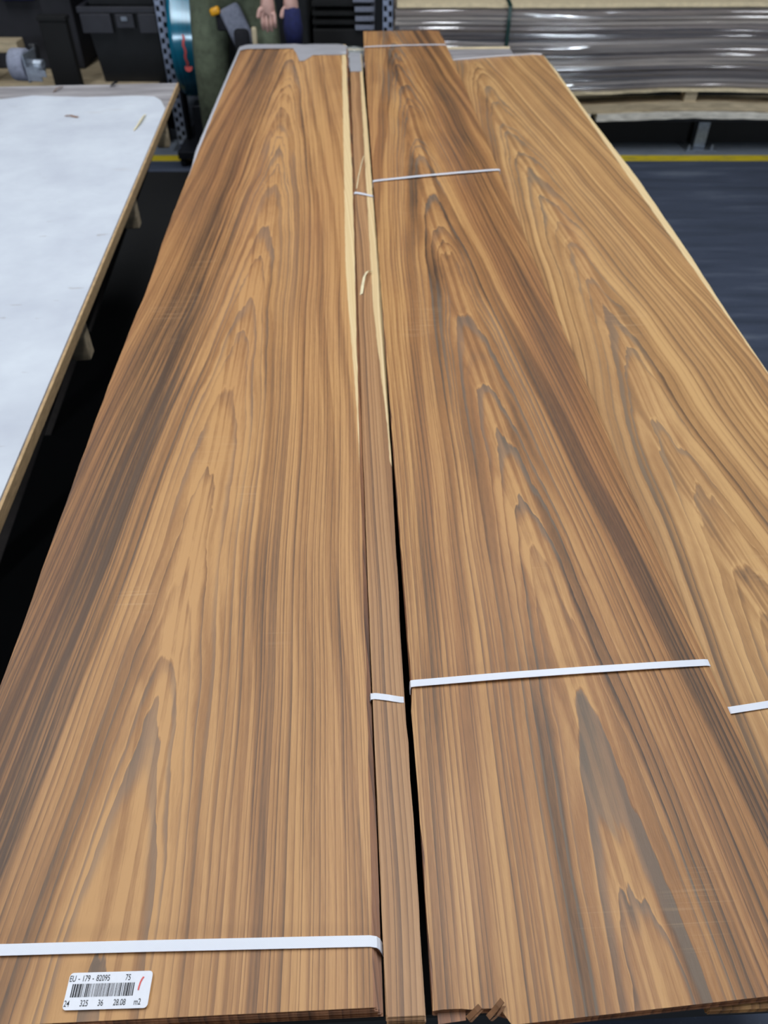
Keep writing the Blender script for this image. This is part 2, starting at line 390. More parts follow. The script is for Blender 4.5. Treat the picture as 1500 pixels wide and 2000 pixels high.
# ------------------------------------------------------------------ bundle A: broad bundle with the bar code label
AL = [(0, -.2005), (.3, -.2), (.8, -.2065), (1.0, -.2073), (1.226, -.2040), (1.485, -.2105), (2.17, -.2073), (2.6, -.2033), (3.07, -.197)]
AR = [(0, .1943), (.26, .1958), (.8, .196), (1.4, .1975), (1.84, .198), (2.4, .193), (3.13, .189)]
zA = .912
A = thing('veneer_bundle', 'broad walnut veneer bundle with white barcode label and milky film on its far end', 'veneer', (-.202, .164, 0), YAW)
bundle_sheets(A, AL, AR, 0, 3.11, zA, zA-.018, M['vA'], fan=.007, lowmat=M['vE'])  # stack darker than the top sheet: near-end shade put into its colour
strap(A, -.2015, .1965, .0555, .048, zA+.0008, .016, .0088, .001, out=.0065, dv=.004)
# film over the far end and the long side
bm = bmesh.new(); nx, ny = 26, 12; g = []
for i in range(nx+1):
    u = -.2+(.192+.2)*i/nx; row = []
    edge = 3.055 if i < 13 else (3.055-.14*min(1, (i-13)/2) if i < 17 else 2.955)
    if 15 <= i <= 17: edge -= .04
    for j in range(ny+1):
        f = j/ny
        if f < .7: v = edge+(3.125-edge)*f/.7; z = zA+.0022+rnd(.0004)
        else: h = (f-.7)/.3; v = 3.125+.012*math.sin(h*1.57); z = zA+.0022-.02*h
        cr = max(0, (abs(u+.004)-.16)/.035)
        row.append(bm.verts.new((u, v-.03*cr*cr*(v > 3.0), z)))
    g.append(row)
for i in range(nx):
    for j in range(ny): bm.faces.new((g[i][j], g[i+1][j], g[i+1][j+1], g[i][j+1]))
obj('film_cap', bm, M['film_cap'], A, True)
bm = bmesh.new(); g = []
for i in range(41):
    v = 1.78+(3.10-1.78)*i/40; e = lerp_rows(AL, v); row = []; wd = .016*min(1, (v-1.76)/.25)
    for a in range(7):
        an = math.pi/2*a/6
        row.append(bm.verts.new((e+.002-wd*math.sin(an)+rnd(.0004), v, zA+.0015-.017*(1-math.cos(an)))))
    g.append(row)
for i in range(40):
    for j in range(6): bm.faces.new((g[i][j], g[i+1][j], g[i+1][j+1], g[i][j+1]))
obj('film_sleeve', bm, M['film_side'], A, True)

# bar code label
def local_label():
    TL, TR, BR, BL = (-0.052, 0.0336), (0.0136, 0.0327), (0.0142, 0.0067), (-0.053, 0.0079)
    zl = zA+.0026
    lab = bpy.data.objects.new('barcode_label', None); COL.objects.link(lab); lab.parent = A
    W, H = .0672, .0264
    lab.location = (-.0531, .0078, zl); lab.rotation_euler = (0, 0, R(-.9))
    bm = bmesh.new(); r = .003; vs = []
    for cx, cy, a0 in ((W-r, H-r, 0), (r, H-r, 90), (r, r, 180), (W-r, r, 270)):
        for k in range(6):
            a = R(a0+18*k); vs.append((cx+r*math.cos(a), cy+r*math.sin(a)))
    for h in (0, -.0002):
        bm.faces.new([bm.verts.new((x, y, h)) for x, y in vs])
    n = len(vs); bm.verts.ensure_lookup_table()
    for i in range(n): bm.faces.new((bm.verts[i], bm.verts[(i+1) % n], bm.verts[n+(i+1) % n], bm.verts[n+i]))
    obj('paper', bm, M['paper'], lab)
    # bar code
    bm = bmesh.new(); x = .0040
    rr = random.Random(5); xe = .0535
    while x < xe:
        wbar = rr.choice((.0003, .0003, .0005, .0005, .0009, .0013)); gap = rr.choice((.0004, .0004, .0006, .0009))
        box(bm, x, min(x+wbar, xe+.0005), .0088, .0182, .0001, .00022); x += wbar+gap
    obj('barcode', bm, M['ink'], lab)
    def text(s, x, y, size, sx=.72):
        c = bpy.data.curves.new('t', 'FONT'); c.body = s; c.size = size; c.extrude = .00004; c.offset = size*.006; o = bpy.data.objects.new('t', c); COL.objects.link(o)
        dg = bpy.context.evaluated_depsgraph_get(); me = bpy.data.meshes.new_from_object(o.evaluated_get(dg))
        bpy.data.objects.remove(o); bpy.data.curves.remove(c)
        for v in me.vertices: v.co.x = v.co.x*sx+x; v.co.y += y; v.co.z += .00015
        me.materials.clear(); me.materials.append(M['ink'])
        q = bpy.data.objects.new('lettering', me); COL.objects.link(q); q.parent = lab
    ts = .0062
    for s, x, y in (('EU', .0004, .0200), ('-', .0075, .0202), ('179', .0105, .0200), ('-', .0188, .0202), ('82095', .0220, .0200), ('75', .0455, .0200),
                    ('24', .0004, .0024), ('325', .0130, .0024), ('36', .0272, .0024), ('28.08', .0395, .0024), ('m2', .0558, .0024)):
        text(s, x, y, ts)
    bm = bmesh.new(); pts = [(.0577, .0126, .0003), (.0579, .0150, .0003), (.0584, .0180, .0003), (.0593, .0205, .0003), (.0604, .0221, .0003)]
    ribbon(bm, pts, .0013, .0001, (1, -.3, 0)); obj('red_mark', bm, M['red'], lab)
local_label()

# ------------------------------------------------------------------ bundle B: narrow strip bundle
BL = [(0, -.0135), (.5, -.0165), (1.0, -.0165), (1.87, -.0150), (3.03, -.0145)]
BR = [(0, 0.0172), (0.0495, 0.0173), (0.1584, 0.0188), (0.2377, 0.019), (0.2971, 0.017), (0.406, 0.0194), (0.5348, 0.0213), (0.713, 0.024), (0.9606, 0.0263), (1.3072, 0.0302), (1.3468, 0.0287), (1.6241, 0.0283), (1.9806, 0.0285), (2.7728, 0.0269), (3.0005, 0.0277)]
zB = .907
Bn = thing('veneer_bundle', 'narrow walnut strip bundle with a pale sapwood edge, in the gap beside the barcoded bundle', 'veneer', (0.0158, 0.1674, 0), YAW)
bundle_sheets(Bn, BL, BR, 0, 3.0, zB, zB-.014, M['vB'], ov=.002)
bm = bmesh.new(); slab(bm, BL, BR, -.0035, .3, zB-.0150, zB-.0143, nu=4, step=.1, jit=.0004); obj('bottom_sheet', bm, M['vB'], Bn)
strap(Bn, -0.0173, 0.0170, 0.2956, 0.2902, zB+.0006, .012, .0075, .0003)
strap(Bn, -0.0158, 0.0285, 1.6944, 1.6736, zB+.0006, .012, .010, .0003)
bm = bmesh.new(); slab(bm, [(0, -.0158), (4, -.0158)], [(0, .0250), (4, .0250)], 2.763, 3.015, zB+.001, zB+.0016, nu=4, step=.05, jit=.0008); obj('film_cap', bm, M['film_cap'], Bn)

# ------------------------------------------------------------------ bundle C: streaked bundle on top
CLr = [(0, -0.1415), (0.0507, -0.1412), (0.1623, -0.14), (0.2638, -0.1408), (0.2892, -0.1385), (0.3653, -0.1387), (0.6189, -0.1373), (0.9436, -0.137), (1.2378, -0.136), (1.806, -0.1329), (2.3539, -0.1312), (3.2772, -0.1233)]
CRr = [(0, 0.1895), (0.1623, 0.1882), (0.2638, 0.1857), (0.3145, 0.1852), (0.4566, 0.1831), (0.5986, 0.1781), (0.8421, 0.1781), (1.1972, 0.176), (1.7755, 0.1778), (2.1509, 0.1801), (2.5365, 0.1781), (3.0641, 0.1737), (3.2467, 0.1689)]
zC = .925
def nearC(u):
    e = .0030+(u-.121)*.052
    if u < -.112: e = .0045+rnd(.0006)
    elif u < -.085: e = .0035+rnd(.0015)
    elif u < -.083: e = .000
    return e
C = thing('veneer_bundle', 'dark streaked walnut veneer bundle tied with three white straps, longest on the table', 'veneer', (0.1806, 0.1684, 0), YAW)
def topC():
    bm = bmesh.new()
    slab(bm, CLr, CRr, 0, 3.272, zC-.0006, zC, near=nearC, nu=44, step=.03, jit=.0011, far=lambda u: rnd(.004)-.02*max(0, u-.13)/.04)
    obj('veneer_sheet', bm, M['vC'], C)
topC()
bm = bmesh.new()
for i in range(17):
    z1 = zC-.0009-i*.00082
    slab(bm, CLr, CRr, .002+rnd(.001), 3.267+rnd(.006), z1-.0006, z1, near=lambda u: (.0010+(u-.121)*.052 if u > -.083 else .0028), nu=8, step=.3, du=rnd(.0006))
s = obj('sheet_stack', bm, M['vE'], C); s['kind'] = 'stuff'  # darker sheets here too carry the shade of the near end in colour
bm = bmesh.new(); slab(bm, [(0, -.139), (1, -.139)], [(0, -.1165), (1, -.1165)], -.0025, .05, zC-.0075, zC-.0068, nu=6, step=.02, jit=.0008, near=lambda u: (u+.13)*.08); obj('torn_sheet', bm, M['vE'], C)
for (u0, v0, du, dv, hh) in ((-.1155, -.001, .011, .006, .004), (-.0995, -.001, .013, .009, .005)):   # torn chips at the near corner
    bm = bmesh.new(); pts = [(u0, v0, zC-.004), (u0+du*.3, v0+dv*.3, zC-.001), (u0+du*.6, v0+dv*.65, zC+hh*.6), (u0+du*.9, v0+dv, zC+hh)]
    ribbon(bm, pts, .0042, .0009, (.55, -.8, .2))
    pts = [(u0+du*.2, v0-.002, zC-.005), (u0+du*.55, v0, zC+.0005), (u0+du, v0+dv*.6, zC+hh*.7)]
    ribbon(bm, pts, .0022, .0007, (.9, -.2, .3)); obj('torn_chip', bm, M['splinter_dark'], C)
strap(C, -0.1392, 0.1857, 0.3036, 0.3169, zC+.0010, .014, .0082, .0022)
strap(C, -0.1344, 0.1801, 1.7244, 1.7853, zC+.0010, .014, .0095, .0015)
strap(C, -0.1253, 0.1730, 3.0184, 3.0387, zC+.0010, .014, .010, .0015)

# ------------------------------------------------------------------ bundle D: golden bundle partly under C
DL = [(0, -0.1726), (2.9435, -0.1573)]
DR = [(0, 0.2355), (0.8932, 0.2411), (1.0962, 0.2477), (1.3297, 0.2588), (1.756, 0.27), (2.0808, 0.2659), (2.3853, 0.2639), (2.7608, 0.2685), (2.9638, 0.2644)]
zD = .9093
D = thing('veneer_bundle', 'golden walnut veneer bundle with cream edge, partly covered by the dark streaked bundle', 'veneer', (0.4334, 0.1797, 0), YAW)
farD = lambda u: (u-.26)*.235-.06*max(0, (u-.235)/.03)**2*.35
bundle_sheets(D, DL, DR, 0, 2.969, zD, zD-.0145, M['vD'], far=farD)
strap(D, -0.1015, 0.2370, 0.2609, 0.3025, zD+.0008, .012, .0080, .0005)
bm = bmesh.new()
ribbon(bm, [(u, 2.971+farD(u), zD+.0035-.002*abs(i-6)/6) for i, u in enumerate([-.075+.335*k/12 for k in range(13)])], .004, .009, (0, .3, 1)); obj('film_edge', bm, M['film_side'], D)

# ------------------------------------------------------------------ lower bundles carrying the upper ones
def low(label, ox, oy, u0, u1, v0, v1, z0, z1, mat, grp=None):
    r = thing('veneer_bundle', label, 'veneer', (ox, oy, 0), YAW)
    bm = bmesh.new(); n = max(3, int((z1-z0)/.0042)); h = (z1-z0)/n
    for i in range(n):
        slab(bm, [(-1, u0), (4, u0)], [(-1, u1), (4, u1)], v0+rnd(.003), v1+rnd(.006), z0+i*h, z0+i*h+h*.9, nu=2, step=.6, du=rnd(.0015), jit=.0006, wave=0)
    s = obj('sheet_stack', bm, mat, r); s['kind'] = 'stuff'; return r
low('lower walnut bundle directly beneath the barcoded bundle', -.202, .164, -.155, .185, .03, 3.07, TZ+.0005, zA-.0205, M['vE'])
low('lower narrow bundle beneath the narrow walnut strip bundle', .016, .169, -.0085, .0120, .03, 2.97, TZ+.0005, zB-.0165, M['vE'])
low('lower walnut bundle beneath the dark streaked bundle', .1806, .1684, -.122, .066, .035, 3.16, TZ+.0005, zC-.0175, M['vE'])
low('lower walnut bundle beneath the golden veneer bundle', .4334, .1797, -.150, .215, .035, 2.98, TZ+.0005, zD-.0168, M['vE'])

# splinters lying on the veneer (bundle space -> world)
def bpt(o, u, v): return (o[0]+u*math.cos(YAW)-v*math.sin(YAW), o[1]+u*math.sin(YAW)+v*math.cos(YAW))
def splinter(label, x, y, z, pts, w, mat=None):
    bm = bmesh.new(); ribbon(bm, pts, w, .0006, (.9, .1, .4)); o = obj('wood_splinter', bm, mat or M['splinter']); o.location = (x, y, z); tag(o, label, 'splinter', 'loose splinters'); return o
x, y = bpt((.0158, .1674), -.0095, 1.19); splinter('pale curled splinter on the narrow strip bundle, nearer the camera', x, y, zB+.0018, [(0, 0, 0), (.002, .03, .004), (.005, .06, .007), (.010, .085, .005), (.018, .09, .002)], .006)
x, y = bpt((.0158, .1674), -.0100, 1.715); splinter('thin pale hair-like splinter by the far strap of the narrow strip bundle', x, y, zB+.0040, [(0, 0, 0), (.003, .06, .006), (.009, .14, .01), (.014, .2, .008)], .002)
# ------------------------------------------------------------------ white faced table on the other side of the aisle
WZ = .8; WR = R(4.34)
wt = thing('work_table', 'low table with a white faced plywood top and timber legs, across the dark gap', 'table', (-.537, .0, 0), WR)
obj('tabletop', B(-1.6, 0, -.4, 3.225, WZ-.024, WZ, bev=.002), [M['greyboard']], wt)
obj('edge_strip', B(.0, .006, -.4, 3.225, WZ-.0245, WZ-.0002, bev=.001), M['ply_edge'], wt)
bm = bmesh.new()
yy = [(-1.6, 3.10), (-1.1, 3.12), (-.74, 3.14), (-.6, 3.06), (-.5, 3.09), (-.3, 3.06), (-.12, 3.07), (-.06, 3.055), (-.03, 3.0), (-.001, 2.90)]
top = [bm.verts.new((x, y+rnd(.006), WZ+.0018)) for x, y in yy]; bot = [bm.verts.new((x, -.4, WZ+.0018)) for x, y in yy]
for x in range(len(yy)-1): bm.faces.new((top[x], top[x+1], bot[x+1], bot[x]))
r = bmesh.ops.extrude_face_region(bm, geom=bm.faces[:]); bmesh.ops.translate(bm, verts=[v for v in r['geom'] if isinstance(v, bmesh.types.BMVert)], vec=(0, 0, -.0016))
obj('white_facing', bm, M['whiteboard'], wt)
for y in (.35, 1.42, 2.12, 2.80):
    for sx, x0 in ((-1, -.032), (1, -1.52)):                            # trestle legs lean inwards
        bm = bmesh.new(); ribbon(bm, [(x0, y+.025, WZ-.026), (x0+sx*.44, y+.025, .0085)], .05, .055, (0, 1, 0)); obj('leg', bm, M['dark_board'], wt)  # dark colour puts the shade of the gap into the legs
    obj('bracket', B(-.045, -.004, y+.06, y+.10, WZ-.115, WZ-.0245, bev=.004), M['timber'], wt)
    obj('rail', B(-1.46, -.10, y+.005, y+.045, WZ-.11, WZ-.026, bev=.003), M['dark_board'], wt)
splinter('pale sliver lying on the white faced board near its timber edge', -.812, 2.66, WZ+.0026, [(0, 0, 0), (.004, .05, .004), (.004, .1, .006), (0, .16, .001)], .010)
splinter('dark chip lying on the grey end of the white table', -1.01, 3.16, WZ+.004, [(0, 0, 0), (.006, .012, .010), (.010, .02, .003)], .02, M['black_mat'])
splinter('brown chip lying on the white board in front of the tape dispenser', -1.06, 2.80, WZ+.003, [(-.02, .01, 0), (0, 0, .004), (.03, -.01, .001)], .008, M['splinter_dark'])
splinter('small brown chip lying where the white facing ends', -1.20, 3.12, WZ+.0028, [(-.006, -.03, 0), (0, 0, .006), (.008, .03, .001)], .008, M['splinter_dark'])

# tape dispenser
td = thing('tape_dispenser', 'grey hand tape dispenser standing on the far end of the white table', 'dispenser', (-1.335, 3.24, WZ), R(-8))
bm = bmesh.new(); lathe(bm, [(.022, -.028), (.052, -.028), (.054, -.024), (.054, .024), (.052, .028), (.022, .028)], 28, Matrix.Translation((-.025, 0, .0545)) @ Matrix.Rotation(R(90), 4, 'Y')); obj('tape_roll', bm, M['greycloth'], td, True)
bm = bmesh.new(); box(bm, .010, .016, -.045, .05, .004, .10, bev=.003); box(bm, .016, .07, -.05, -.042, .012, .06, bev=.002); obj('frame', bm, M['steel'], td)
bm = bmesh.new(); lathe(bm, [(.001, -.03), (.020, -.03), (.020, .03), (.001, .03)], 20, Matrix.Translation((.048, -.028, .062)) @ Matrix.Rotation(R(90), 4, 'Y')); obj('roller', bm, M['steel'], td, True)
bm = bmesh.new(); box(bm, .06, .095, -.058, -.052, .03, .052, bev=.001); obj('blade', bm, M['steel'], td)
bm = bmesh.new(); box(bm, -.012, .022, .02, .06, .065, .125, bev=.010, mtx=Matrix.Rotation(R(-14), 4, 'X')); obj('handle', bm, M['black'], td)

# ------------------------------------------------------------------ racking behind
def upright(bm, x0, x1, y0, y1, z0, z1):
    """front face with punched holes, solid sides"""
    nz = int((z1-z0)/.05); cw = (x1-x0)/7
    for i in range(7):
        for k in range(nz*2):
            za = z0+(z1-z0)*k/(nz*2); zb = z0+(z1-z0)*(k+1)/(nz*2)
            if i in (1, 2) and k % 2 == 0: continue
            if i in (4, 5) and k % 2 == 1: continue
            bm.faces.new([bm.verts.new(p) for p in ((x0+cw*i, y0, za), (x0+cw*(i+1), y0, za), (x0+cw*(i+1), y0, zb), (x0+cw*i, y0, zb))])
    box(bm, x0, x0+.004, y0, y1, z0, z1); box(bm, x1-.004, x1, y0, y1, z0, z1)
for x, lb in ((-1.245, 'perforated blue-grey rack upright between the black totes and the teal coil'), (-.01, 'perforated blue-grey rack upright at the end of the film wrapped stack'),
              (2.99, 'perforated rack upright beyond the far end of the wrapped stack')):
    rk = thing('rack_upright', lb, 'rack', (x, 4.9, 0))
    for y in (0, .95):
        bm = bmesh.new(); upright(bm, 0, .062, y, y+.06, .01, 2.6); u = obj('post', bm, M['post'], rk)
        obj('web', B(.005, .057, y+.03, y+.034, .01, 2.6), M['black_mat'], u)  # black plate behind the holes stands in for the dark inside the post
        obj('foot_plate', B(-.03, .09, y-.02, y+.09, .0005, .010), M['steel'], u)
    for z in (1.5, 2.1):
        bm = bmesh.new(); ribbon(bm, [(.031, .061, z), (.031, .949, z+.35)], .03, .012, (1, 0, 0)); obj('brace', bm, M['steel_dark'], rk)

# low steel support with a visible foot under the wrapped stack
ss = thing('support_stand', 'low steel support with bolted foot plate under the film wrapped stack', 'stand', (0, 0, 0))
for x in (.45, 1.885, 2.7):
    for y in (4.93, 5.55):
        l = obj('leg', B(x, x+.07, y, y+.07, .008, .150, bev=.003), M['steel'], ss)
        obj('foot_plate', B(x-.06, x+.13, y-.055, y+.10, .0005, .008, bev=.002), M['steel'], l)
        for bx in (-.035, .105):
            bm = bmesh.new(); lathe(bm, [(.001, .008), (.014, .008), (.014, .02), (.008, .022), (.008, .034), (.001, .034)], 8, Matrix.Translation((x+bx, y-.03, 0)))
            obj('bolt', bm, M['steel'], l)
obj('skirt_panel', B(.2, 2.9, 5.03, 5.045, .004, .149, bev=.002), M['black_mat'], ss)  # added black panel standing in for the deep shade under the stack
for y in (4.94, 5.56): obj('rail', B(.2, 2.9, y, y+.05, .150, .182, bev=.002), M['steel_dark'], ss)

# pallet with bowed boards
def bow(x): return .006*math.sin(x*2.1-.8)+.018*math.exp(-((x-1.9)/.55)**2)-.012*math.exp(-((x-1.0)/.5)**2)
def wavy(bm, x0, x1, y0, y1, z0, z1, n=30, jit=.002, f=bow):
    rings = []
    for i in range(n+1):
        x = x0+(x1-x0)*i/n; h = f(x)
        rings.append([bm.verts.new((x, a+rnd(jit), b+h+rnd(jit))) for a, b in ((y0, z0), (y1, z0), (y1, z1), (y0, z1))])
    for a, b in zip(rings, rings[1:]):
        for j in range(4): bm.faces.new((a[j], a[(j+1) % 4], b[(j+1) % 4], b[j]))
    bm.faces.new(rings[0]); bm.faces.new(rings[-1])
pl = thing('pallet', 'bowed pale timber pallet under the film wrapped veneer stack', 'pallet', (0, 0, 0))
for y in (4.80, 5.16, 5.52):
    bm = bmesh.new()
    if y == 4.80:
        wavy(bm, .05, 1.195, y, y+.1, .192, .228, jit=.003); wavy(bm, 1.235, 2.92, y, y+.1, .192, .228, jit=.003)
        obj('bottom_board', bm, M['timber_white'], pl)
        bm = bmesh.new(); wavy(bm, .05, 2.92, y+.012, y+.1, .232, .276, jit=.003); obj('bottom_board', bm, M['timber'], pl)
    else:
        wavy(bm, .05, 2.92, y, y+.1, .192, .270); obj('bottom_board', bm, M['timber'], pl)
    for x in (.1, .95, 1.72, 2.75):
        obj('block', B(x, x+.07 if y == 4.80 else x+.1, y+.02, y+.1, .272+bow(x+.03), .334+bow(x+.03), bev=.003), M['timber'], pl)
obj('stringer', B(.06, 2.9, 4.96, 5.12, .288, .318, bev=.003), M['black_mat'], pl)  # added black bar standing in for the shade inside the pallet
for i in range(6):
    y = 4.805+i*.135; bm = bmesh.new(); wavy(bm, .05, 2.92, y, y+.12, .334, .350, jit=.0025); obj('deck_board', bm, M['timber'] if i else M['chip'], pl)

# film wrapped veneer stack on it
st = thing('wrapped_stack', 'large stack of veneer bundles wrapped in shiny clear film on the pallet', 'veneer stack', (0, 0, 0))
cols = [(186, 172, 160), (150, 136, 124), (200, 186, 172), (166, 152, 142), (128, 116, 106), (194, 182, 172)]
lm = [plain('grey brown veneer edge %d' % i, c, .8, var=.22, scale=7, stretch=(.6, 1, 60), bstr=.4) for i, c in enumerate(cols)]
ZB = .352; ZT = .735; nL = 17; hL = (ZT-ZB)/nL
for i in range(nL):
    z0 = ZB+i*hL; ph = rnd(3); amp = .0035
    ff = lambda x, i=i, ph=ph: bow(x)*(1-i/nL*.75)+amp*math.sin(x*3.1+ph)*.5
    bm = bmesh.new(); wavy(bm, .07+rnd(.015), 2.86+rnd(.03), 4.825+rnd(.012), 5.5, z0, z0+hL*random.uniform(.8, .93), n=36, jit=.0012, f=ff)
    obj('veneer_layer', bm, lm[(i*5+i//3) % 6], st)
bm = bmesh.new(); nx, nz = 110, 204; g = []
for i in range(nx+1):
    x = .06+2.82*i/nx; row = []
    for k in range(nz+1):
        f = k/nz; z = ZB-.004+(ZT-ZB+.008)*f
        L = (z-ZB)/hL; bul = abs(math.sin(L*math.pi))
        y = 4.809-.0026*bul-.0006*math.sin(L*5.3+x*.7)+.004*math.sin(x*2.3+L*1.7)*math.sin(L*2.9)+rnd(.00012)
        row.append(bm.verts.new((x, y, z+bow(x)*(1-f*.75))))
    for k in range(4):
        row.append(bm.verts.new((x, 4.815+.02*(k+1), ZT+.008+bow(x)*.25)))
    g.append(row)
for i in range(nx):
    for k in range(len(g[0])-1): bm.faces.new((g[i][k], g[i+1][k], g[i+1][k+1], g[i][k+1]))
obj('film_wrap', bm, M['film'], st, True)
bm = bmesh.new(); wavy(bm, .07, 2.88, 4.86, 5.52, ZT+.010, ZT+.030, n=30, jit=.001, f=lambda x: bow(x)*.25); obj('cover_board', bm, M['chip'], st)
bm = bmesh.new(); ribbon(bm, [(.665, 4.79, .33), (.667, 4.786, .5), (.669, 4.788, .70), (.670, 4.795, ZT+.028), (.671, 4.86, ZT+.037), (.671, 5.5, ZT+.037)], .020, .0015, (1, 0, 0)); obj('green_strap', bm, M['green_strap'], st)

# stack of pale boards and a dark crate behind the person
bs = thing('board_stack', 'small stack of pale grey boards beside the middle rack upright', 'boards', (-.155, 5.05, 0))
obj('base_block', B(-.25, .10, .02, .6, .001, .60, bev=.004), M['black_mat'], bs)
for i, z in enumerate((.602, .645, .69, .735)):
    obj('board', B(-.02+rnd(.015), .10, 0, .6, z, z+.022, bev=.002), M['greycloth'], bs)
    if i < 3: obj('spacer', B(-.25, .08, .03, .6, z+.023, z+.042), M['black_mat'], bs)
dk = thing('storage_cabinet', 'matt black low cabinet in the rack bay behind the person', 'cabinet', (-.70, 5.15, 0))
obj('body', B(-.26, .27, 0, .6, .02, .95, bev=.006), M['black_mat'], dk)
obj('door', B(-.25, .0, -.012, -.001, .05, .93, bev=.003), M['black'], dk); obj('door', B(.006, .26, -.012, -.001, .05, .93, bev=.003), M['black'], dk)

# black totes
def tote(label, x, y, z, w0, w1, h, d):
    r = thing('storage_tote', label, 'crate', (x, y, z), 0, 'black storage totes')
    bm = bmesh.new(); a, b = w0/2, w1/2; t = .006
    vb = [bm.verts.new(p) for p in ((-a, .04, 0), (a, .04, 0), (a, d-.04, 0), (-a, d-.04, 0))]
    vt = [bm.verts.new(p) for p in ((-b+.03, .012, h), (b-.03, .012, h), (b-.03, d-.012, h), (-b+.03, d-.012, h))]
    vi = [bm.verts.new(p) for p in ((-b+.04, .02, h), (b-.04, .02, h), (b-.04, d-.02, h), (-b+.04, d-.02, h))]
    vj = [bm.verts.new(p) for p in ((-a+.01, .05, .01), (a-.01, .05, .01), (a-.01, d-.05, .01), (-a+.01, d-.05, .01))]
    bm.faces.new(vb); bm.faces.new(vj)
    for i in range(4):
        j = (i+1) % 4
        bm.faces.new((vb[i], vb[j], vt[j], vt[i])); bm.faces.new((vt[i], vt[j], vi[j], vi[i])); bm.faces.new((vi[i], vi[j], vj[j], vj[i]))
    obj('body', bm, M['black'], r)
    bm = bmesh.new()
    box(bm, -b, b, -.005, .012, h-.03, h, bev=.003); box(bm, -b, b, d-.012, d+.005, h-.03, h, bev=.003)
    box(bm, -b, -b+.029, .013, d-.013, h-.03, h, bev=.003); box(bm, b-.029, b, .013, d-.013, h-.03, h, bev=.003)
    obj('rim', bm, M['grey_plastic'], r)
    for s in (-1, 1): obj('lid_flap', B(s*(b*.62)-.085, s*(b*.62)+.085, -.016, -.008, h-.125, h-.031, bev=.003), M['grey_plastic'], r)
    obj('latch', B(-.05, .05, -.016, -.008, h-.10, h-.033, bev=.003), M['grey_plastic'], r)
    obj('seal', B(-.018, .016, -.022, -.0165, h-.065, h-.045, bev=.001), M['steel'], r)
    return r
ped = thing('pallet', 'dark timber pallet carrying the black totes in the rack bay', 'pallet', (-1.75, 5.0, 0))
for y in (0, .3, .6): obj('bottom_board', B(-.55, .42, y, y+.1, .001, .30, bev=.004), M['black_mat'], ped)
for i in range(6): obj('deck_board', B(-.55, .42, i*.12, i*.12+.10, .301, .335, bev=.003), M['timber'], ped)
tote('black lidded storage tote, lower of two, on the pallet beside the teal coil', -1.45, 5.02, .336, .40, .52, .385, .5)
tote('black storage tote stacked on top of the other tote', -1.45, 5.03, .723, .40, .52, .385, .5)
# dark carton, slats and navy cloth at the far corner
ct = thing('carton', 'dark grey carton in the rack beyond the tape dispenser', 'box', (-2.15, 5.35, 0))
obj('body', B(-.35, .30, 0, .5, .336, .86, bev=.006), M['darkgrey'], ct); obj('flap', B(-.34, .29, -.012, -.002, .72, .858, bev=.002), M['darkgrey'], ct)
p2 = thing('pallet', 'timber pallet beneath the dark carton behind the white table', 'pallet', (-2.45, 5.0, 0))
obj('deck_board', B(-.45, .36, 0, .11, .50, .555, bev=.004), M['timber'], p2); obj('deck_board', B(-.45, .14, .12, .8, .30, .335, bev=.004), M['timber'], p2)
obj('bottom_board', B(-.45, .14, 0, .11, .30, .38, bev=.004), M['timber'], p2)
for x in (-.4, -.05): obj('block', B(x, x+.09, 0, .11, .381, .499, bev=.004), M['black_mat'], p2)
for x in (-.4, .02): obj('runner', B(x, x+.10, .0, .8, .001, .299, bev=.004), M['black_mat'], p2)
bm = bmesh.new(); box(bm, -.1, .1, -.02, .02, 0, .18, bev=.018)
for v in bm.verts: v.co += Vector((rnd(.006), rnd(.006), rnd(.004)))
nc = tag(obj('folded_cloth', bm, M['navy'], None, True), 'navy folded cloth draped against the dark grey carton', 'cloth'); nc.location = (-2.13, 5.30, .70)
bb = thing('black_box', 'matt black box between the carton and the lidded tote', 'box', (-1.84, 4.93, .30))
obj('body', B(-.06, .09, -.02, .045, .037, .37, bev=.006), M['black_mat'], bb); obj('lid', B(-.065, .095, -.025, .05, .371, .395, bev=.004), M['black_mat'], bb)

# ------------------------------------------------------------------ coil of teal strapping on its cart
cx, cz, cr = -1.022, .607, .285
rc = thing('strapping_coil', 'large upright coil of teal plastic strapping with red print behind the tables', 'coil', (cx-.02, 4.86, 0))
mt = Matrix.Translation((0, 0, cz)) @ Matrix.Rotation(R(90), 4, 'Y')
bm = bmesh.new(); prof = [(.20, -.078)]
for i in range(13):
    h = -.078+.156*i/12; prof.append((cr-(.006 if i in (0, 12) else .0002*(i % 2)), h))
prof.append((.20, .078)); lathe(bm, prof, 72, mt); obj('winding', bm, M['teal'], rc, True)
bm = bmesh.new(); lathe(bm, [(.185, -.08), (.199, -.08), (.199, .08), (.185, .08)], 48, mt); obj('core', bm, M['chip'], rc, True)
bm = bmesh.new()
pts = []
for k in range(10):
    a = R(166+k*3.2); pts.append((.0+.004*math.sin(k*1.7), (cr+.0012)*math.cos(a), cz-(cr+.0012)*math.sin(a)*-1))
ribbon(bm, pts, .012, .001, (1, 0, 0))
a = R(163); lathe(bm, [(.0005, 0), (.020, 0), (.020, .002), (.0005, .002)], 14, Matrix.Translation((.004, (cr+.001)*math.cos(R(197)), cz+(cr+.001)*math.sin(R(197)))) @ Matrix.Rotation(R(75), 4, 'X'))
obj('red_print', bm, M['red'], rc)
kt = thing('strapping_cart', 'dark steel cart carrying the teal strapping coil', 'cart', (cx-.02, 4.86, 0))
bm = bmesh.new(); box(bm, -.14, .16, -.26, .26, .05, .09, bev=.004); obj('base', bm, M['steel_dark'], kt)
for s in (-1, 1): obj('side_frame', B(s*.115-.008, s*.115+.008, -.05, .05, .091, cz+.02, bev=.003), M['steel_dark'], kt)
